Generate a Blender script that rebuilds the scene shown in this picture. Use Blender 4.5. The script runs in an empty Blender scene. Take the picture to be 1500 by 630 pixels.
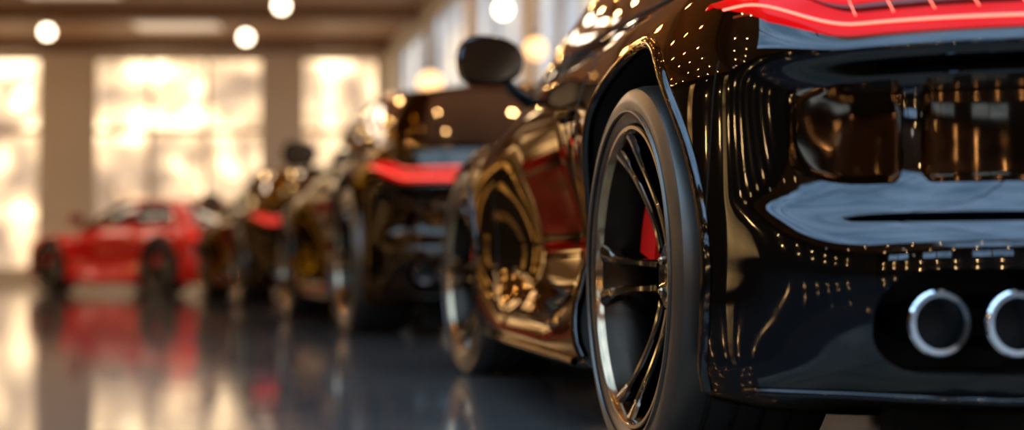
import bpy, bmesh, math, random
from mathutils import Vector, Matrix
from mathutils.bvhtree import BVHTree
random.seed(7)
scene = bpy.context.scene
col = scene.collection

# ------------------------------------------------------------------ materials
def mat_new(name):
    m = bpy.data.materials.new(name); m.use_nodes = True
    nt = m.node_tree
    return m, nt, nt.nodes["Principled BSDF"]

def pbr(name, color, rough=0.5, metal=0.0, coat=0.0, coat_rough=0.03, emis=None, es=0.0, spec=0.5, noise=0.0, nscale=6.0):
    m, nt, b = mat_new(name)
    b.inputs['Base Color'].default_value = (*color, 1)
    b.inputs['Roughness'].default_value = rough
    b.inputs['Metallic'].default_value = metal
    b.inputs['Coat Weight'].default_value = coat
    b.inputs['Coat Roughness'].default_value = coat_rough
    b.inputs['Specular IOR Level'].default_value = spec
    if emis:
        b.inputs['Emission Color'].default_value = (*emis, 1)
        b.inputs['Emission Strength'].default_value = es
    if noise > 0:
        tc = nt.nodes.new('ShaderNodeTexCoord')
        n = nt.nodes.new('ShaderNodeTexNoise'); n.inputs['Scale'].default_value = nscale
        n.inputs['Detail'].default_value = 4
        nt.links.new(tc.outputs['Object'], n.inputs['Vector'])
        mp = nt.nodes.new('ShaderNodeMapRange')
        mp.inputs['To Min'].default_value = max(0.0, rough - noise); mp.inputs['To Max'].default_value = rough + noise
        nt.links.new(n.outputs['Fac'], mp.inputs['Value'])
        nt.links.new(mp.outputs['Result'], b.inputs['Roughness'])
    return m

def paint(name, color, metal=0.2, rough=0.25):
    m = pbr(name, color, rough=rough, metal=metal, coat=0.85, coat_rough=0.02, spec=0.15)
    m.node_tree.nodes["Principled BSDF"].inputs['Coat IOR'].default_value = 1.42
    return m
def dark_lacquer(name, f0, tint, rough=.03):
    """deep dark metallic lacquer: F0 reflectance + damped grazing reflectance"""
    m = pbr(name, f0, rough=rough, metal=1.0)
    m.node_tree.nodes["Principled BSDF"].inputs['Specular Tint'].default_value = (*tint, 1)
    return m
M_black = dark_lacquer('black_car_paint', (0.046, 0.052, 0.062), (.82, .66, .46))
M_brown = dark_lacquer('dark_bronze_car_paint', (0.044, 0.041, 0.038), (.52, .44, .34))
M_brown2 = dark_lacquer('brown_car_paint', (0.050, 0.042, 0.036), (.46, .38, .29))
M_red = paint('red_car_paint', (0.55, 0.008, 0.006), 0.0, 0.25)
M_well = pbr('wheel_well_plastic', (0.006, 0.006, 0.006), 0.7, noise=0.1)
M_glass = pbr('tinted_glass', (0.006, 0.006, 0.007), 0.02, coat=1.0, coat_rough=0.0)
M_rubber = pbr('tyre_rubber', (0.014, 0.013, 0.012), 0.32, noise=0.06, nscale=20, spec=0.8)
M_rim = pbr('gunmetal_rim', (0.085, 0.078, 0.07), 0.12, metal=1.0, coat=0.8)
M_rimedge = pbr('machined_rim_edge', (0.34, 0.26, 0.18), 0.13, metal=1.0)
M_barrel = dark_lacquer('rim_barrel', (0.022, 0.018, 0.015), (.6,.45,.3), .25)
M_disc = pbr('brake_disc_steel', (0.30, 0.28, 0.26), 0.3, metal=1.0, noise=0.08)
M_caliper = pbr('red_caliper', (0.8, 0.012, 0.01), 0.3, coat=0.6)
M_chrome = pbr('chrome', (0.60, 0.67, 0.76), 0.07, metal=1.0)
M_darktrim = pbr('black_trim', (0.008, 0.008, 0.009), 0.28, noise=0.05)
M_insert = dark_lacquer('smoked_bronze_insert', (0.040, 0.030, 0.022), (.6,.5,.4), .06)
M_gap = pbr('panel_gap', (0.001, 0.001, 0.001), 0.8)
M_mirrorglass = pbr('mirror_glass', (0.16, 0.095, 0.055), 0.15, metal=1.0)
M_lens = pbr('tail_lens_red', (0.30, 0.002, 0.003), 0.12, emis=(1.0, 0.003, 0.004), es=0.50, spec=.12)
M_smoke = pbr('tail_lens_smoked', (0.02, 0.001, 0.001), 0.08, emis=(1.0, 0.0, 0.002), es=0.09, spec=.4)
M_led = pbr('tail_led', (0.8, 0.03, 0.03), 0.2, emis=(1.0, 0.20, 0.13), es=2.4)
M_head = pbr('headlight_lens', (0.6, 0.6, 0.62), 0.05, coat=1.0, metal=0.6)

# ------------------------------------------------------------------ helpers
def link(ob, parent=None):
    col.objects.link(ob)
    if parent: ob.parent = parent
    return ob

def mesh_obj(name, verts, faces, mats, parent=None, midx=None, smooth=True, sharp=None):
    me = bpy.data.meshes.new(name)
    me.from_pydata([tuple(v) for v in verts], [], faces)
    for m in (mats if isinstance(mats, (list, tuple)) else [mats]): me.materials.append(m)
    if midx: me.polygons.foreach_set('material_index', midx)
    if smooth:
        me.polygons.foreach_set('use_smooth', [True]*len(me.polygons))
        if sharp: me.set_sharp_from_angle(angle=math.radians(sharp))
    me.update()
    return link(bpy.data.objects.new(name, me), parent)

class MB:
    """mesh builder joining pieces"""
    def __init__(s): s.v=[]; s.f=[]; s.m=[]
    def add(s, verts, faces, mi=0):
        o=len(s.v); s.v += [tuple(v) for v in verts]
        for f in faces: s.f.append([i+o for i in f]); s.m.append(mi)
    def box(s, x0,x1,y0,y1,z0,z1, mi=0, M=None):
        vs=[Vector((x,y,z)) for x in (x0,x1) for y in (y0,y1) for z in (z0,z1)]
        if M: vs=[M@v for v in vs]
        s.add(vs, [(0,1,3,2),(4,6,7,5),(0,4,5,1),(2,3,7,6),(0,2,6,4),(1,5,7,3)], mi)
    def lathe_x(s, prof, n=64, mi=0, closed=False, M=None):
        vs=[]; fs=[]; k=len(prof)
        for i in range(n):
            a=2*math.pi*i/n
            for (x,r) in prof: 
                v=Vector((x, r*math.cos(a), r*math.sin(a)))
                vs.append(M@v if M else v)
        kk = k if closed else k-1
        for i in range(n):
            for j in range(kk):
                a=i*k+j; b=i*k+(j+1)%k; c=((i+1)%n)*k+(j+1)%k; d=((i+1)%n)*k+j
                fs.append((a,b,c,d))
        s.add(vs,fs,mi)
    def tube(s, pts, r, n=8, mi=0, closed=False):
        pts=[Vector(p) for p in pts]; k=len(pts); vs=[]; fs=[]
        up=None
        for i,p in enumerate(pts):
            a=pts[(i-1)%k] if (closed or i>0) else p; b=pts[(i+1)%k] if (closed or i<k-1) else p
            t=(b-a).normalized()
            if up is None:
                up = t.orthogonal().normalized()
            up=(up-t*up.dot(t)).normalized(); w=t.cross(up)
            for j in range(n):
                an=2*math.pi*j/n
                vs.append(p+ (up*math.cos(an)+w*math.sin(an))*(r if not callable(r) else r(i/(k-1))))
        for i in range(k if closed else k-1):
            for j in range(n):
                fs.append((i*n+j, i*n+(j+1)%n, ((i+1)%k)*n+(j+1)%n, ((i+1)%k)*n+j))
        if not closed:
            fs.append(tuple(range(n))[::-1]); fs.append(tuple((k-1)*n+j for j in range(n)))
        s.add(vs,fs,mi)
    def sphere(s, c, r, mi=0, nu=20, nv=12, sc=(1,1,1), M=None):
        vs=[];fs=[]
        for i in range(nv+1):
            ph=math.pi*i/nv
            for j in range(nu):
                th=2*math.pi*j/nu
                v=Vector((r*sc[0]*math.sin(ph)*math.cos(th), r*sc[1]*math.sin(ph)*math.sin(th), r*sc[2]*math.cos(ph)))
                if M: v=M@v
                vs.append(Vector(c)+v)
        for i in range(nv):
            for j in range(nu):
                fs.append((i*nu+j,(i+1)*nu+j,(i+1)*nu+(j+1)%nu,i*nu+(j+1)%nu))
        s.add(vs,fs,mi)
    def obj(s, name, mats, parent=None, smooth=True, sharp=35):
        return mesh_obj(name, s.v, s.f, mats, parent, s.m, smooth, sharp)

def cr(vals, t):
    n=len(vals); i=int(math.floor(t)); i=max(0,min(n-2,i)); f=t-i
    p0=vals[max(0,i-1)];p1=vals[i];p2=vals[i+1];p3=vals[min(n-1,i+2)]
    return 0.5*((2*p1)+(p2-p0)*f+(2*p0-5*p1+4*p2-p3)*f*f+(3*p1-p0-3*p2+p3)*f*f*f)

def sst(a,b,x):
    t=max(0,min(1,(x-a)/(b-a))); return t*t*(3-2*t)

# ------------------------------------------------------------------ car body
HW=0.97; RB=0.88; FB=1.0; WB=2.35
R=[(.150,-.30),(.168,-.09),(.200,-.030),(.262,.002),(.335,.020),(.392,.020),(.424,.008),(.462,-.026),(.525,-.046),(.625,-.052),(.668,-.012),(.689,-.012),(.722,-.046),(.780,-.056),(.865,-.085),(.885,-.16)]
S=[(.135,-.25),(.155,-.06),(.20,-.012),(.29,.0),(.37,.0),(.42,.0),(.455,.0),(.49,.0),(.57,.0),(.645,.0),(.685,-.004),(.725,-.016),(.775,-.040),(.835,-.078),(.885,-.125),(.905,-.19)]
Md=[(.12,-.25),(.135,-.07),(.18,-.018),(.225,-.022),(.28,-.070),(.34,-.110),(.41,-.122),(.47,-.118),(.55,-.098),(.63,-.070),(.69,-.058),(.73,-.058),(.785,-.072),(.84,-.098),(.88,-.125),(.90,-.16)]
F=[(.14,-.25),(.17,-.06),(.22,-.02),(.30,-.008),(.37,.0),(.42,.0),(.46,.0),(.50,.0),(.57,.0),(.63,-.003),(.68,-.012),(.72,-.03),(.755,-.06),(.785,-.10),(.805,-.15),(.815,-.22)]
N=[(.13,-.30),(.15,-.05),(.19,0),(.26,0),(.32,-.005),(.38,-.01),(.42,-.015),(.46,-.02),(.50,-.03),(.54,-.045),(.57,-.07),(.60,-.10),(.63,-.15),(.66,-.20),(.69,-.27),(.71,-.34)]
NR=16
def mixp(A,B,t): return [(a[0]*(1-t)+b[0]*t, a[1]*(1-t)+b[1]*t) for a,b in zip(A,B)]

def outline(s):
    if s<=1:
        th=s*math.pi/2; e=2/3.0
        sn=max(0,math.sin(th)); cs=max(0,math.cos(th))
        x=-HW*sn**e; y=-RB*cs**e
        nx=-(sn**(2*(1-1/3)) )/HW; ny=-(cs**(2*(1-1/3)))/RB
        prof=mixp(R,S,sst(48/90,66/90,s))
    elif s<=2:
        y=(s-1)*WB; x=-HW; nx=-1; ny=0
        if y<1.1: prof=mixp(S,Md,sst(.12,.85,y))
        else: prof=mixp(Md,F,sst(1.35,2.05,y))
    else:
        th=(s-2)*math.pi/2; e=2/2.5
        sn=max(0,math.sin(th)); cs=max(0,math.cos(th))
        x=-HW*cs**e; y=WB+FB*sn**e
        nx=-(cs**1.2)/HW; ny=(sn**1.2)/FB
        prof=mixp(F,N,sst(.15,.85,s-2))
    l=math.hypot(nx,ny); 
    return x,y,nx/l,ny/l,prof

def body_pt(s,v,side=-1):
    x,y,nx,ny,prof=outline(s)
    z=cr([p[0] for p in prof],v); o=cr([p[1] for p in prof],v)
    X=min(0.0,x+nx*o); Y=y+ny*o
    return Vector((X if side<0 else -X, Y, z))

def spine_z(y):
    ys=[-.9,-.4,0,1.0,2.0,2.4,2.9,3.6]; zs=[.89,.91,.92,.93,.90,.85,.79,.70]
    for i in range(len(ys)-1):
        if y<=ys[i+1]:
            t=max(0,(y-ys[i])/(ys[i+1]-ys[i])); return zs[i]*(1-t)+zs[i+1]*t
    return zs[-1]

def build_body_mesh():
    sl=[i/64 for i in range(64)]+[1+i/64 for i in range(64)]+[2+i/40 for i in range(41)]
    cols=[(s,-1) for s in sl]+[(s,1) for s in reversed(sl[1:-1])]
    NV=90; ND=10; NBt=3
    verts=[];faces=[]
    for s,sd in cols:
        p0=body_pt(s,0,sd); pt=body_pt(s,NR-1,sd)
        x,y,_,_,_=outline(s)
        ysp = y*0.5 if y<0 else (WB+(y-WB)*0.5 if y>WB else y)
        c=[]
        for k in range(NBt):
            t=k/NBt; c.append(Vector((p0.x*t, ysp*(1-t)+p0.y*t, p0.z)))
        for k in range(NV+1): c.append(body_pt(s,(NR-1)*k/NV,sd))
        zs=spine_z(ysp)
        for k in range(1,ND+1):
            t=k/ND; e=1-(1-t)**1.6
            c.append(Vector((pt.x*(1-t), pt.y*(1-t)+ysp*t, pt.z*(1-e)+zs*e)))
        verts+=c
    rows=len(c); n=len(cols)
    for i in range(n):
        for j in range(rows-1):
            a=i*rows+j;b=((i+1)%n)*rows+j
            faces.append((a,a+1,b+1,b))
    bm=bmesh.new()
    bv=[bm.verts.new(v) for v in verts]
    for f in faces:
        try: bm.faces.new([bv[k] for k in f])
        except: pass
    bmesh.ops.remove_doubles(bm,verts=bm.verts,dist=2e-4)
    bmesh.ops.dissolve_degenerate(bm,edges=bm.edges,dist=1e-4)
    bmesh.ops.holes_fill(bm,edges=[e for e in bm.edges if e.is_boundary],sides=0)
    bmesh.ops.recalc_face_normals(bm,faces=bm.faces)
    bvh=BVHTree.FromBMesh(bm)
    me=bpy.data.meshes.new('body_shell'); bm.to_mesh(me); bm.free()
    return me,bvh

body_me,BVH=build_body_mesh()
def side_x(y,z,side=-1):
    hit=BVH.ray_cast(Vector((side*2,y,z)),Vector((-side,0,0)))
    return hit[0].x if hit[0] else side*0.9

RA=0.425; WR=0.355
def roundbox_prism(mb, x0,x1,z0,z1,y0,y1,rad,mi=0,n=8):
    pts=[]
    for cx,cz,a0 in ((x1-rad,z1-rad,0),(x0+rad,z1-rad,90),(x0+rad,z0+rad,180),(x1-rad,z0+rad,270)):
        for k in range(n+1):
            a=math.radians(a0+90*k/n); pts.append((cx+rad*math.cos(a),cz+rad*math.sin(a)))
    k=len(pts)
    vs=[(p[0],y0,p[1]) for p in pts]+[(p[0],y1,p[1]) for p in pts]
    fs=[tuple(range(k)),tuple(reversed(range(k,2*k)))]+[(i,i+k,(i+1)%k+k,(i+1)%k) for i in range(k)]
    mb.add(vs,fs,mi)

cut=MB()
for sd in (-1,1):
    for yc in (0,WB):
        a,b=(sd*1.3,sd*.52)
        n=72; vs=[];fs=[]
        for xx in (a,b):
            for i in range(n):
                t=2*math.pi*i/n; vs.append((xx,yc+RA*math.cos(t),WR+RA*math.sin(t)))
        fs=[tuple(range(n)),tuple(reversed(range(n,2*n)))]+[(i,i+n,(i+1)%n+n,(i+1)%n) for i in range(n)]
        cut.add(vs,fs,0)
for sd in (-1,1):
    x0,x1=sorted((sd*.780,sd*.49))
    roundbox_prism(cut,x0,x1,.226,.370,-1.2,-.60,.064)
cut_o=mesh_obj('cutter',cut.v,cut.f,M_well,smooth=False)
bm=bmesh.new(); bm.from_mesh(cut_o.data); bmesh.ops.recalc_face_normals(bm,faces=bm.faces); bm.to_mesh(cut_o.data); bm.free()
body_me.materials.append(M_black); body_me.materials.append(M_well)
tmp=link(bpy.data.objects.new('tmpbody',body_me))
md=tmp.modifiers.new('b','BOOLEAN'); md.operation='DIFFERENCE'; md.object=cut_o; md.solver='EXACT'
try: md.material_mode='TRANSFER'
except: pass
bpy.context.view_layer.update()
dg=bpy.context.evaluated_depsgraph_get()
cutme=bpy.data.meshes.new_from_object(tmp.evaluated_get(dg))
bpy.data.objects.remove(tmp); bpy.data.objects.remove(cut_o)
cutme.polygons.foreach_set('use_smooth',[True]*len(cutme.polygons))
cutme.set_sharp_from_angle(angle=math.radians(32))
cutme.name='body_shell'
BODY=cutme

# --------------------------------------------- greenhouse
gb=[(0,-.66,.86),(.36,-.63,.86),(.62,-.46,.86),(.75,-.05,.87),(.80,.5,.87),(.82,1.1,.87),(.82,1.55,.865),(.80,1.88,.84),(.55,2.06,.84),(0,2.16,.85)]
gr=[(0,-.02,1.235),(.27,-.01,1.23),(.47,.05,1.215),(.57,.25,1.225),(.625,.55,1.245),(.645,.85,1.25),(.635,1.10,1.235),(.59,1.25,1.21),(.35,1.34,1.22),(0,1.38,1.235)]
def green():
    vb=[Vector(p) for p in gb]; vr=[Vector(p) for p in gr]; n=90; NRW=14
    def colm(t,sd):
        b=cr(vb,t); r=cr(vr,t); c=[]
        d=Vector((b.x,(b.y-.8)*.6,0)); d=d.normalized() if d.length>0 else d
        for k in range(NRW+1):
            u=k/NRW; p=b.lerp(r,u)+d*(.045*math.sin(math.pi*u)); p.x=max(0,p.x); c.append(p)
        for k in range(1,9):
            u=k/8; e=math.sin(u*math.pi/2)
            q=Vector((r.x*(1-u), r.y+(.68-r.y)*u*.35, r.z+(1.283-r.z)*e)); c.append(q)
        return [Vector((sd*p.x,p.y,p.z)) for p in c]
    cols=[(9*i/n,-1) for i in range(n+1)]+[(9*i/n,1) for i in range(n-1,0,-1)]
    V=[];Fc=[];MI=[]
    for t,sd in cols: V+=colm(t,sd)
    rows=NRW+9; m=len(cols)
    for i in range(m):
        t=cols[i][0]
        for j in range(rows-1):
            a=i*rows+j;b=((i+1)%m)*rows+j
            Fc.append((a,a+1,b+1,b) )
            paintit = j>=NRW-1 or (6.75<t<7.25) or (2.0<t<2.9) or (4.35<t<4.5)
            MI.append(0 if paintit else 1)
    o=mesh_obj('greenhouse',V,Fc,[M_black,M_glass],None,MI,True,None)
    bm=bmesh.new(); bm.from_mesh(o.data); bmesh.ops.remove_doubles(bm,verts=bm.verts,dist=1e-4); bmesh.ops.recalc_face_normals(bm,faces=bm.faces); bm.to_mesh(o.data); bm.free()
    me=o.data; bpy.data.objects.remove(o); return me
GREEN=green()

# --------------------------------------------- wheel (outer face -X, centre origin)
def make_wheel():
    mb=MB()
    prof=[(-.105,.266),(-.128,.274),(-.142,.290),(-.150,.311),(-.148,.331),(-.138,.346),(-.120,.352)]
    g=[-.085,-.035,.015,.065]
    for gx in g: prof+=[(gx-.001,.3548),(gx,.346),(gx+.010,.346),(gx+.011,.3548)]
    prof+=[(.120,.352),(.138,.346),(.148,.331),(.150,.311),(.142,.290),(.128,.274),(.105,.266)]
    mb.lathe_x(prof,128,0)
    mb.lathe_x([(-.1495,.302),(-.1535,.304),(-.1535,.308),(-.1495,.310)],128,0)
    mb.lathe_x([(-.118,.268),(-.132,.276),(-.139,.280),(-.143,.279),(-.143,.273),(-.138,.269),(-.128,.267)],128,2)
    mb.lathe_x([(-.128,.267),(-.115,.258),(-.09,.250),(-.02,.240),(.08,.240),(.13,.264)],96,3)
    mb.lathe_x([(-.062,.0001),(-.066,.026),(-.062,.030),(-.055,.032),(-.060,.036),(-.068,.060),(-.062,.074),(-.03,.080),(.02,.080)],48,1)
    for k in range(5):
        a=math.radians(36+72*k)
        mb.sphere((-.066,.05*math.cos(a),.05*math.sin(a)),.009,2,10,6)
    for k in range(5):
        for sg in (-1,1):
            base=math.radians(72*k)
            path=[]
            for i in range(19):
                u=i/18; r=.062+(.268-.062)*u
                off=.024+.010*u*u+.012*max(0,u-.75)/.25
                ang=base+sg*math.atan(off/r)
                x=-.072-.062*(u**1.6) 
                path.append((x,r,ang,.0080+.003*math.cos(u*math.pi)**2+ (.008*max(0,u-.8)/.2)))
            vs=[];fs=[]
            for (x,r,ang,w) in path:
                er=Vector((0,math.cos(ang),math.sin(ang))); et=Vector((0,-math.sin(ang),math.cos(ang)))
                c=er*r
                d=.028
                for (px,pt) in ((0,-.5),(0.0,.5),(.003,.85),(.008,1),(d,.7),(d,-.7),(.008,-1),(.003,-.85)):
                    vs.append(Vector((x+px,0,0))+c+et*(pt*w))
            m=8
            for i in range(18):
                for j in range(m):
                    fs.append((i*m+j,i*m+(j+1)%m,(i+1)*m+(j+1)%m,(i+1)*m+j))
            mb.add(vs,fs,1)
    o=mb.obj('wheel',[M_rubber,M_rim,M_rimedge,M_barrel],None,True,30)
    bm=bmesh.new(); bm.from_mesh(o.data); bmesh.ops.recalc_face_normals(bm,faces=bm.faces); bm.to_mesh(o.data); bm.free()
    w=o.data; bpy.data.objects.remove(o)
    mb=MB()
    mb.lathe_x([(-.02,.05),(-.02,.19),(-.005,.19),(.0,.05)],64,0)
    mb.lathe_x([(.0,.0001),(.0,.06),(.12,.07),(.12,.0001)],24,2)
    for (x0,x1,r0,r1) in ((-.060,-.022,.125,.222),(.004,.04,.125,.222),(-.060,.04,.200,.230)):
        vs=[];fs=[];n=14
        for i in range(n+1):
            a=math.radians(12+62*i/n)
            for (x,r) in ((x0,r0),(x0,r1),(x1,r1),(x1,r0)): vs.append((x,r*math.cos(a),r*math.sin(a)))
        for i in range(n):
            for j in range(4): fs.append((i*4+j,i*4+(j+1)%4,(i+1)*4+(j+1)%4,(i+1)*4+j))
        fs+= [(0,1,2,3),(n*4+3,n*4+2,n*4+1,n*4)]
        mb.add(vs,fs,1)
    o=mb.obj('brake',[M_disc,M_caliper,M_well],None,True,30)
    bm=bmesh.new(); bm.from_mesh(o.data); bmesh.ops.recalc_face_normals(bm,faces=bm.faces); bm.to_mesh(o.data); bm.free()
    b=o.data; bpy.data.objects.remove(o)
    return w,b
WHEEL,BRAKE=make_wheel()

# --------------------------------------------- body details
def patch(mb, s0,s1, vlo, vhi, off, mi=0, side=-1, ns=40, nv=8):
    vs=[];fs=[]
    for i in range(ns+1):
        u=i/ns; s=s0+(s1-s0)*u
        a=vlo(u); b=vhi(u)
        for j in range(nv+1):
            w=j/nv; v=a+(b-a)*w
            p=body_pt(s,v,side); e=.004
            d1=body_pt(s+e,v,side)-body_pt(s-e if s>e else 0,v,side); d2=body_pt(s,min(NR-1,v+.05),side)-body_pt(s,v-.05,side)
            n=d1.cross(d2)
            if n.length>0: n.normalize()
            if n.dot(Vector((p.x, p.y-1.3,0)))<0: n=-n
            edge=math.sin(math.pi*w)**.4 if 0<w<1 else 0
            ed2=min(1,u*ns/2,(1-u)*ns/2)
            vs.append(p+n*(off*edge*max(0,ed2)-.001))
    for i in range(ns):
        for j in range(nv):
            a=i*(nv+1)+j; fs.append((a,a+1,a+nv+2,a+nv+1))
    mb.add(vs,fs,mi)

def make_lights():
    mb=MB()
    for sd in (-1,1):
        lo=lambda u: 11.26+.25*u+.9*max(0,u-.80)/.2*1.0
        hi=lambda u: 12.95-.30*u-.42*max(0,u-.7)/.3
        patch(mb,.02,.845,lo,hi,.010,0,sd,64,10)
        # smoked window within the lens
        patch(mb,.03,.66,lambda u:12.10+.12*u+.25*max(0,u-.8)/.2,lambda u:12.62-.05*u-.2*max(0,u-.8)/.2,.0125,3,sd,50,6)
        for vv,k in ((11.62,0),(12.75,1)):
            pts=[]
            for i in range(50):
                u=i/49; s=.03+(.74 if k==0 else .60)*u
                p=body_pt(s,vv+.30*u*(1 if k==0 else -.3),sd); x,y,nx,ny,_=outline(s)
                if sd>0: nx=-nx
                pts.append(p+Vector((nx,ny,.35)).normalized()*.0115)
            mb.tube(pts,.0020 if k==0 else .0014,6,1)
        for i in range(9):
            s=.10+.055*i
            a=body_pt(s,12.12,sd); b=body_pt(s+.012,12.55,sd); x,y,nx,ny,_=outline(s)
            if sd>0: nx=-nx
            d=Vector((nx,ny,.3)).normalized()*.013
            mb.tube([a+d,b+d],.0010,5,1)
        patch(mb,2.35,2.62,lambda u:9.6+.8*u,lambda u:12.2-1.2*u,.008,2,sd,20,6)
    o=mb.obj('tail_lights',[M_lens,M_led,M_head,M_smoke],None,True,40); me=o.data; bpy.data.objects.remove(o); return me
LIGHTS=make_lights()

def make_trim():
    mb=MB()
    for sd in (-1,1):
        for yc in (0,WB):
            pts=[]
            for i in range(61):
                a=math.radians(-24+228*i/60); y=yc+(RA+.003)*math.cos(a); z=WR+(RA+.003)*math.sin(a)
                if z<.18: continue
                pts.append((side_x(y,z,sd)+sd*-.004,y,z))
            mb.tube(pts,.0125,10,0)
        pts=[]
        for i in range(40):
            y=.46+(1.90-.46)*i/39
            pts.append((side_x(y,.175,sd)+sd*.004,y,.168))
        mb.tube(pts,.009,8,0)
        pts=[]
        for i in range(50):
            s=.02+.70*i/49
            p=body_pt(s,1.75,sd); pts.append(p)
        mb.tube(pts,.007,8,0)
        def rc(u,k=.10): 
            e=min(u,1-u); return 0 if e>k else (1-math.sqrt(max(0,1-((k-e)/k)**2)))
        patch(mb,.475,.640,lambda u:7.45+.4*rc(u),lambda u:9.25-.1*u-.5*rc(u)-.5*max(0,u-.6),.006,3,sd,40,14)
        patch(mb,.02,.455,lambda u:7.45+.4*rc(u,.05),lambda u:9.25-.5*rc(u,.05),.006,3,sd,60,14)
    for sd in (-1,1):
        for path in ([(.60,.895),(.56,.80),(.50,.66),(.475,.52),(.50,.38),(.58,.27),(.70,.235),(1.1,.235),(1.45,.235),(1.62,.26),(1.72,.36),(1.75,.55),(1.74,.70),(1.72,.85)],):
            pv=[Vector((0,a,b)) for a,b in path]; pts=[]
            for i in range(120):
                p=cr(pv,(len(pv)-1)*i/119); pts.append((side_x(p.y,p.z,sd)-sd*.0012,p.y,p.z))
            mb.tube(pts,.0028,6,1)
        pts=[]
        for i in range(40):
            z=.44+.25*i/39; y=-.425-.03*i/39
            pts.append((side_x(y,z,sd)-sd*.0012,y,z))
        mb.tube(pts,.0018,6,1)
        x=side_x(.70,.72,sd)
        mb.sphere((x-sd*.004,.70,.722),.05,1,20,10,(.12,.95,.55))
        hp=[(side_x(.62+.018*i,.728,sd)+sd*.020*math.sin(math.pi*i/9),.62+.018*i,.726+.006*math.sin(math.pi*i/9)) for i in range(10)]
        mb.tube(hp,.010,10,0)
        pts=[]
        for i in range(50):
            v=cr([Vector(p) for p in gb],2.75+4.2*i/49); r=cr([Vector(p) for p in gr],2.75+4.2*i/49)
            q=v.lerp(r,.16); pts.append((sd*(q.x+.030),q.y,q.z))
        mb.tube(pts,.004,6,1)
    o=mb.obj('trim',[M_black,M_gap,M_chrome,M_insert],None,True,50); me=o.data; bpy.data.objects.remove(o); return me
TRIM=make_trim()

def make_rear():
    mb=MB()
    for sd in (-1,1):
        for a,b in ((.247,.785),(.340,.818)):
            x=sd*(HW-a); z=.297
            M=Matrix.Translation((x,-b,z))@Matrix.Rotation(math.radians(90),4,'Z')
            pr=[(0.16,.038),(0.02,.040),(.004,.0435),(-.003,.0445),(-.006,.042),(-.005,.035),(.002,.032),(.01,.031),(.16,.030)]
            mb.lathe_x(pr,48,0,M=M)
            mb.lathe_x([(.05,.0312),(.052,.0001)],32,1,M=M)
    # diffuser fins under the bumper; black panel added to hide lit floor beyond
    mb.box(-.66,.66,-.50,-.46,.050,.18,1)
    for i in range(-5,6):
        mb.box(i*.11-.005,i*.11+.005,-.72,-.45,.085,.19,1)
    o=mb.obj('exhaust',[M_chrome,M_gap],None,True,35)
    bm=bmesh.new(); bm.from_mesh(o.data); bmesh.ops.recalc_face_normals(bm,faces=bm.faces); bm.to_mesh(o.data); bm.free()
    me=o.data; bpy.data.objects.remove(o); return me
REAR=make_rear()

def make_mirror():
    mb=MB()
    for sd in (-1,1):
        c=Vector((sd*.950,1.70,1.005))
        vs=[];fs=[];nu=32;nv=18
        for i in range(nv+1):
            ph=math.pi*i/nv
            for j in range(nu):
                th=2*math.pi*j/nu
                cy=math.cos(ph); rr=math.sin(ph)
                ex=abs(math.cos(th))**.75*(1 if math.cos(th)>=0 else -1); ez=abs(math.sin(th))**.85*(1 if math.sin(th)>=0 else -1)
                yy=cy*.11 if cy>0 else max(cy*.5,-.18)*.11*1.0
                taper=1-.12*ex*sd*-1
                vs.append(c+Vector((ex*rr*.105, yy, ez*rr*.078*taper)))
        for i in range(nv):
            for j in range(nu):
                fs.append((i*nu+j,(i+1)*nu+j,(i+1)*nu+(j+1)%nu,i*nu+(j+1)%nu))
        mb.add(vs,fs,0)
        vs=[c+Vector((0,-.0215,0))];fs=[]
        for j in range(nu):
            th=2*math.pi*j/nu
            ex=abs(math.cos(th))**.75*(1 if math.cos(th)>=0 else -1); ez=abs(math.sin(th))**.85*(1 if math.sin(th)>=0 else -1)
            vs.append(c+Vector((ex*.090,-.0210,ez*.064*(1-.12*ex*sd*-1))))
        for j in range(nu): fs.append((0,1+j,1+(j+1)%nu))
        mb.add(vs,fs,1)
        mb.tube([c+Vector((-sd*.05,.03,-.05)),c+Vector((-sd*.08,.04,-.085)),c+Vector((-sd*.13,.06,-.115)),c+Vector((-sd*.17,.07,-.14))],lambda t:.016+.008*t,10,0)
    o=mb.obj('mirror',[M_black,M_mirrorglass],None,True,40)
    bm=bmesh.new(); bm.from_mesh(o.data); bmesh.ops.recalc_face_normals(bm,faces=bm.faces); bm.to_mesh(o.data); bm.free()
    me=o.data; bpy.data.objects.remove(o); return me
MIRROR=make_mirror()

def swap(me,pm):
    if pm is M_black: return me
    m=me.copy()
    for i in range(len(m.materials)):
        if m.materials[i]==M_black: m.materials[i]=pm
    return m

def car(loc,ang,scale,pm,name='sports_car',steer=0):
    e=bpy.data.objects.new(name,None); col.objects.link(e)
    e.location=(loc[0],loc[1],0); e.rotation_euler=(0,0,math.radians(ang)); e.scale=(scale,)*3
    def ch(nm,me,loc=(0,0,0),rot=(0,0,0)):
        o=bpy.data.objects.new(nm,me); o.location=loc; o.rotation_euler=rot; col.objects.link(o); o.parent=e; return o
    ch('body',swap(BODY,pm)); ch('cabin',swap(GREEN,pm)); ch('lights',LIGHTS); ch('trim',swap(TRIM,pm)); ch('exhaust_tips',REAR); ch('mirrors',swap(MIRROR,pm))
    k=1
    for yc in (0,WB):
        st=math.radians(steer) if yc>0 else 0
        for sd in (-1,1):
            ch('wheel_%d'%k,WHEEL,(sd*.805,yc,WR),(0,0,(0 if sd<0 else math.pi)+st))
            ch('brake_%d'%k,BRAKE,(sd*.805,yc,WR),(0,0,st) if sd<0 else (math.pi,0,math.pi+st)); k+=1
    return e

car((1.150,2.76),9.5,1.0,M_black,steer=5)
car((.115,8.28),16,1.17,M_brown)
car((-1.81,14.88),20,1.15,M_brown2)
car((-4.29,20.27),53,1.08,M_red)

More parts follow.
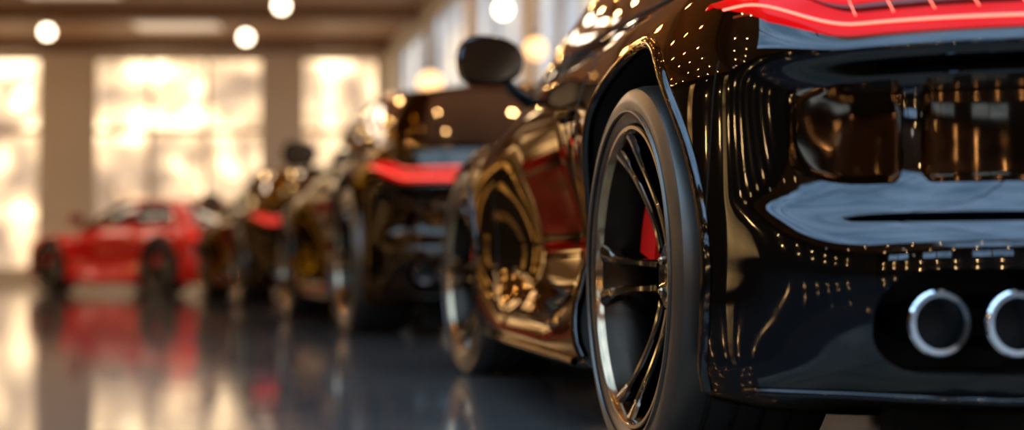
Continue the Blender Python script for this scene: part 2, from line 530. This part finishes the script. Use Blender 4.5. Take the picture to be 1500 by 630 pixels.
# ------------------------------------------------------------------ room
M_wall=pbr('plaster_wall',(.68,.62,.55),.8,noise=.05,nscale=3)
M_wallr=pbr('grey_panel_wall',(.66,.68,.70),.6,noise=.05,nscale=3)
M_walld=pbr('dark_plaster_wall',(.07,.065,.06),.8,noise=.05,nscale=3)
M_ceil=pbr('timber_ceiling',(.42,.23,.12),.6,noise=.1,nscale=2)
M_beam=pbr('dark_beam',(.20,.115,.065),.5,noise=.1)
M_frame=pbr('window_frame_metal',(.60,.50,.40),.4,noise=.05)
def pane(name, stops, scale=.35, detail=2, zc=0, zk=0.0):
    m,nt,b=mat_new(name)
    b.inputs['Base Color'].default_value=(.1,.1,.1,1); b.inputs['Roughness'].default_value=.05
    tc=nt.nodes.new('ShaderNodeTexCoord'); n=nt.nodes.new('ShaderNodeTexNoise'); n.inputs['Scale'].default_value=scale; n.inputs['Detail'].default_value=detail
    nt.links.new(tc.outputs['Object'],n.inputs['Vector'])
    r=nt.nodes.new('ShaderNodeValToRGB')
    els=r.color_ramp.elements
    while len(els)<len(stops): els.new(.5)
    mx=max(s[2] for s in stops)
    for e,(p,c,s) in zip(els,stops):
        e.position=p; e.color=(c[0]*s/mx,c[1]*s/mx,c[2]*s/mx,1)
    sx=nt.nodes.new('ShaderNodeSeparateXYZ'); nt.links.new(tc.outputs['Object'],sx.inputs[0])
    ma=nt.nodes.new('ShaderNodeMath'); ma.operation='MULTIPLY_ADD'; ma.inputs[1].default_value=zk
    nt.links.new(sx.outputs['Z'],ma.inputs[0])
    mb_=nt.nodes.new('ShaderNodeMath'); mb_.operation='SUBTRACT'; mb_.inputs[1].default_value=zk*zc
    nt.links.new(n.outputs['Fac'],mb_.inputs[0]); nt.links.new(mb_.outputs[0],ma.inputs[2])
    nt.links.new(ma.outputs[0],r.inputs['Fac'])
    nt.links.new(r.outputs['Color'],b.inputs['Emission Color']); b.inputs['Emission Strength'].default_value=mx
    return m
P_warm=pane('daylight_pane_warm',[(.32,(1,.66,.42),.38),(.45,(1,.68,.44),.74),(.56,(1,.68,.38),1.5),(.72,(1,.76,.46),4.4)],.95,3,3.2,.04)
P_gold=pane('daylight_pane_gold',[(.35,(1,.46,.12),.3),(.55,(1,.55,.18),2.6),(.7,(1,.62,.24),9.0)],.6,2)
P_cool=pane('daylight_pane_cool',[(.30,(.52,.66,.80),.36),(.5,(.78,.86,.95),.72),(.65,(1,.86,.68),1.2)],.5,2)
P_blue=pane('daylight_pane_blue',[(.35,(.38,.64,.88),2.8),(.65,(.56,.78,1.0),4.4)],.6,2)

def wall(name,A,B,H,openings,mat,frame_mat,pane_mats,thick=.3,rows=(3.0,)):
    A=Vector((A[0],A[1],0));B=Vector((B[0],B[1],0)); L=(B-A).length
    d=(B-A).normalized(); nrm=Vector((-d.y,d.x,0))
    M=Matrix(((d.x,nrm.x,0,A.x),(d.y,nrm.y,0,A.y),(0,0,1,0),(0,0,0,1)))
    mb=MB(); u=0
    for (u0,u1,z0,z1) in sorted(openings):
        if u0>u: mb.box(u,u0,-thick,0,0,H)
        mb.box(u0,u1,-thick,0,0,z0); mb.box(u0,u1,-thick,0,z1,H); u=u1
    if u<L: mb.box(u,L,-thick,0,0,H)
    o=mb.obj(name,[mat],smooth=False,sharp=None); o.matrix_world=M
    global WC
    for i,(u0,u1,z0,z1) in enumerate(sorted(openings)):
        WC+=1; w=MB(); f=.07
        w.box(u0,u0+f,-.18,-.04,z0,z1);w.box(u1-f,u1,-.18,-.04,z0,z1)
        w.box(u0+f,u1-f,-.18,-.04,z0,z0+f);w.box(u0+f,u1-f,-.18,-.04,z1-f,z1)
        nc=max(1,round((u1-u0)/1.35))
        for k in range(1,nc):
            uu=u0+(u1-u0)*k/nc; w.box(uu-.05,uu+.05,-.17,-.05,z0+f,z1-f)
        for rz in rows:
            if z0+.3<rz<z1-.3: w.box(u0+f,u1-f,-.165,-.055,rz-.07,rz+.07)
        pm=pane_mats[i%len(pane_mats)]
        w.add([(u0+f,-.12,z0+f),(u1-f,-.12,z0+f),(u1-f,-.12,z1-f),(u0+f,-.12,z1-f)],[(0,1,2,3)],1)
        wo=w.obj('window_%d'%WC,[frame_mat,pm],smooth=False,sharp=None); wo.matrix_world=M
    return M,o
WC=0
H=5.75
BX0=-16.0; BX1=-3.1; BY=34.0
def bo(x0,x1,z0,z1): return (BX1-x1,BX1-x0,z0,z1)
wall('wall_back',(BX1,BY),(BX0,BY),H,[bo(-13.4,-11.45,.3,5.5),bo(-10.2,-6.05,.6,5.5),bo(-5.15,-3.25,.9,5.5)],M_wall,M_frame,[P_warm],rows=(3.7,))
ops=[(1.0,3.0,.4,5.0),(6.5,8.0,.4,5.0),(12,13.2,.4,5.0),(18,19.2,.4,5.0),(25,26.0,.4,5.0)]
ML,wl=wall('wall_left',(BX0,BY),(BX0,-12),H,ops,M_walld,M_frame,[P_gold],rows=(2.6,))
RX=BX1+(BY+12)*.2333
ops=[(2+k*4.6,5.0+k*4.6,3.6,5.0) for k in range(4)]
MR,wr=wall('wall_rear',(BX0,-12),(RX,-12),H,ops,M_walld,M_frame,[P_blue],rows=(4.3,))
ops=[(20.5+k*4.2,23.9+k*4.2,.5,5.3) for k in range(6)]
wall('wall_right',(RX,-12),(BX1,BY),H,ops,M_wallr,M_wallr,[P_cool],rows=(2.2,))

m,nt,b=mat_new('polished_concrete')
tc=nt.nodes.new('ShaderNodeTexCoord')
n1=nt.nodes.new('ShaderNodeTexNoise'); n1.inputs['Scale'].default_value=.8; n1.inputs['Detail'].default_value=8
n2=nt.nodes.new('ShaderNodeTexNoise'); n2.inputs['Scale'].default_value=5; n2.inputs['Detail'].default_value=6
nt.links.new(tc.outputs['Object'],n1.inputs['Vector']); nt.links.new(tc.outputs['Object'],n2.inputs['Vector'])
r=nt.nodes.new('ShaderNodeValToRGB'); r.color_ramp.elements[0].position=.3; r.color_ramp.elements[1].position=.7
r.color_ramp.elements[0].color=(.050,.054,.060,1); r.color_ramp.elements[1].color=(.092,.098,.104,1)
nt.links.new(n1.outputs['Fac'],r.inputs['Fac'])
br=nt.nodes.new('ShaderNodeTexBrick'); br.inputs['Scale'].default_value=1.0; br.offset=0
br.inputs['Brick Width'].default_value=3.0; br.inputs['Row Height'].default_value=3.0; br.inputs['Mortar Size'].default_value=.006
br.inputs['Color1'].default_value=(1,1,1,1); br.inputs['Color2'].default_value=(1,1,1,1); br.inputs['Mortar'].default_value=(.1,.1,.1,1)
mpg=nt.nodes.new('ShaderNodeMapping'); mpg.inputs['Rotation'].default_value=(0,0,math.radians(-13)); mpg.inputs['Location'].default_value=(1.1,.4,0)
nt.links.new(tc.outputs['Object'],mpg.inputs['Vector']); nt.links.new(mpg.outputs['Vector'],br.inputs['Vector'])
mx=nt.nodes.new('ShaderNodeMix'); mx.data_type='RGBA'; mx.blend_type='MULTIPLY'; mx.inputs[0].default_value=1
nt.links.new(r.outputs['Color'],mx.inputs[6]); nt.links.new(br.outputs['Color'],mx.inputs[7]); nt.links.new(mx.outputs[2],b.inputs['Base Color'])
mp=nt.nodes.new('ShaderNodeMapRange'); mp.inputs['To Min'].default_value=.04; mp.inputs['To Max'].default_value=.11
nt.links.new(n2.outputs['Fac'],mp.inputs['Value']); nt.links.new(mp.outputs['Result'],b.inputs['Roughness'])
bp=nt.nodes.new('ShaderNodeBump'); bp.inputs['Strength'].default_value=.05; bp.inputs['Distance'].default_value=.01
nt.links.new(n1.outputs['Fac'],bp.inputs['Height']); nt.links.new(bp.outputs['Normal'],b.inputs['Normal'])
b.inputs['Specular Tint'].default_value=(1,.70,.40,1)
b.inputs['Specular IOR Level'].default_value=1.0
M_floor=m
fl=MB(); fl.box(BX0-.3,RX+.6,-12.3,BY+.3,-.2,0); fl.obj('floor',[M_floor],smooth=False,sharp=None)
ce=MB(); ce.box(BX0-.3,RX+.6,-12.3,BY+.3,H,H+.2); CEIL=ce.obj('ceiling',[M_ceil],smooth=False,sharp=None)
for k,y in enumerate((33.0,29.0,25,20.5,14,8,-11)):
    xr=BX1+(BY-y)*.2333-.05
    t=MB(); t.box(BX0+.01,xr,y-.15,y+.15,H-.25,H-.001); t.obj('trim_%d'%(k+1),[M_beam],smooth=False,sharp=None)
for k,(x0,x1,y0,y1,nb) in enumerate(((-5.0,3.4,-9.8,-6.4,4),(-8.5,3.5,-4.5,4.2,3))):  # unseen ceiling skylights, extent and strength shaped for blue bumper reflections
    w=MB(); z=H-.012; WC+=1
    w.add([(x0,y0,z),(x0,y1,z),(x1,y1,z),(x1,y0,z)],[(0,1,2,3)],1)
    for (a,bb,c,d) in [(x0-.1,x0,y0-.1,y1+.1),(x1,x1+.1,y0-.1,y1+.1),(x0,x1,y0-.1,y0),(x0,x1,y1,y1+.1)]+[(x0+(x1-x0)*q/nb-.03,x0+(x1-x0)*q/nb+.03,y0,y1) for q in range(1,nb)]:
        w.box(a,bb,c,d,H-.08,H-.001)
    w.obj('window_%d'%WC,[M_frame,P_blue],smooth=False,sharp=None)
M_panel=pbr('ceiling_panel_light',(1,.9,.8),.5,emis=(1,.78,.58),es=.4)
M_fillpanel=pbr('added_fill_panel',(1,.9,.8),.5,emis=(1,.78,.57),es=10)
for x,y in ((-7.4,30.8),(-8.6,27)):
    w=MB(); w.box(x-.9,x+.9,y-.45,y+.45,H-.05,H-.001); w.obj('ceiling_panel',[M_panel],CEIL,smooth=False,sharp=None)
for x in (-14,-11.5,-8.8,-6.2,-4.0):  # extra unseen panels, added as fill light for back wall and floor
    for y in (22.2,19.7):
        w=MB(); w.box(x-.8,x+.8,y-.3,y+.3,H-.05,H-.001); w.obj('ceiling_panel',[M_fillpanel],CEIL,smooth=False,sharp=None)

M_bulb=pbr('glowing_globe',(1,.9,.75),.3,emis=(1.0,.80,.56),es=9)
M_bulb2=pbr('amber_globe',(1,.8,.5),.3,emis=(1.0,.55,.24),es=2.2)
M_spot=pbr('spot_bulb',(1,.9,.75),.3,emis=(1.0,.55,.20),es=280)
def pendant(x,y,z,r=.085,mat=None):
    e=bpy.data.objects.new('pendant_lamp',None); col.objects.link(e); e.location=(x,y,z)
    g=MB(); g.sphere((0,0,0),r,0,24,14); g.obj('globe',[mat or M_bulb],e)
    s=MB(); s.tube([(0,0,r*.85),(0,0,r*.85+.07),(0,0,r*.85+.10)],lambda t:.035-.02*t,12,0); s.tube([(0,0,r*.85+.09),(0,0,H-z)],.006,6,0)
    s.tube([(0,0,H-z-.03),(0,0,H-z-.001)],.05,12,0); s.obj('cord_and_socket',[M_darktrim],e)
CZ=.37; HY=393
def at(px,py,d,**k):
    s=2055/d; pendant((px-750)/s,d,CZ+(HY-py)/s,**k)
at(65,45,18);at(358,53,18.5);at(410,6,16.5);at(737,12,15)
at(630,122,17,r=.15,mat=M_bulb2); at(785,70,16,r=.12,mat=M_bulb2)
for p in ((-12,10,3.9),(-9,5.2,3.8),(-10,-1,3.6),(-6,-5.4,3.8),(5,-6,3.8),(-8,-9,3.6),(-13,17,4)): pendant(*p)
sp=MB()
for yy in [-10.4,-5.4,5.0,6.2,9.5,11,12.5,15.5,17,18.2,23.5]:
    for xx in [-13,-10,-7.5,-5.5,-3.8,-1.8,.4,2.4]:
        if xx < BX1+(BY-yy)*.2333-.6:
            sp.sphere((xx,yy,H-.45),.04,0,10,6)
            sp.tube([(xx,yy,H-.42),(xx,yy,H-.30)],.055,10,1); sp.tube([(xx,yy,H-.31),(xx,yy,H-.001)],.012,6,1)
sp.obj('track_spotlights',[M_spot,M_darktrim],CEIL)
def add_wall_lamps(par,us,zs):  # lamps added out of view to give dotted reflections on the rear bodywork
    q=MB()
    for u in us:
        for z in zs:
            q.sphere((u,.14,z),.045,0,12,8); q.tube([(u,.0,z-.02),(u,.10,z-.02)],.018,8,1); q.tube([(u,.0,z-.02),(u,.015,z-.02)],.05,12,1)
    q.obj('added_wall_lamps',[M_spot,M_darktrim],par)
add_wall_lamps(wr,[1.5+1.7*i for i in range(11)],(1.5,2.7))
add_wall_lamps(wl,[22+2.4*i for i in range(9)],(2.2,3.4))

w=bpy.data.worlds.new('w'); scene.world=w; w.use_nodes=True
w.node_tree.nodes['Background'].inputs[0].default_value=(.9,.75,.6,1); w.node_tree.nodes['Background'].inputs[1].default_value=.5

cam=bpy.data.cameras.new('camera'); co=bpy.data.objects.new('camera',cam); col.objects.link(co)
co.location=(0,0,CZ); co.rotation_euler=(math.radians(90)+math.atan((HY-315)/2055),0,0)
cam.sensor_width=36; cam.lens=36*2055/1500
cam.dof.use_dof=True; cam.dof.focus_distance=2.45; cam.dof.aperture_fstop=1.5
cam.clip_start=.05; cam.clip_end=200
scene.camera=co
scene.view_settings.view_transform='Standard'
scene.view_settings.exposure=0.12
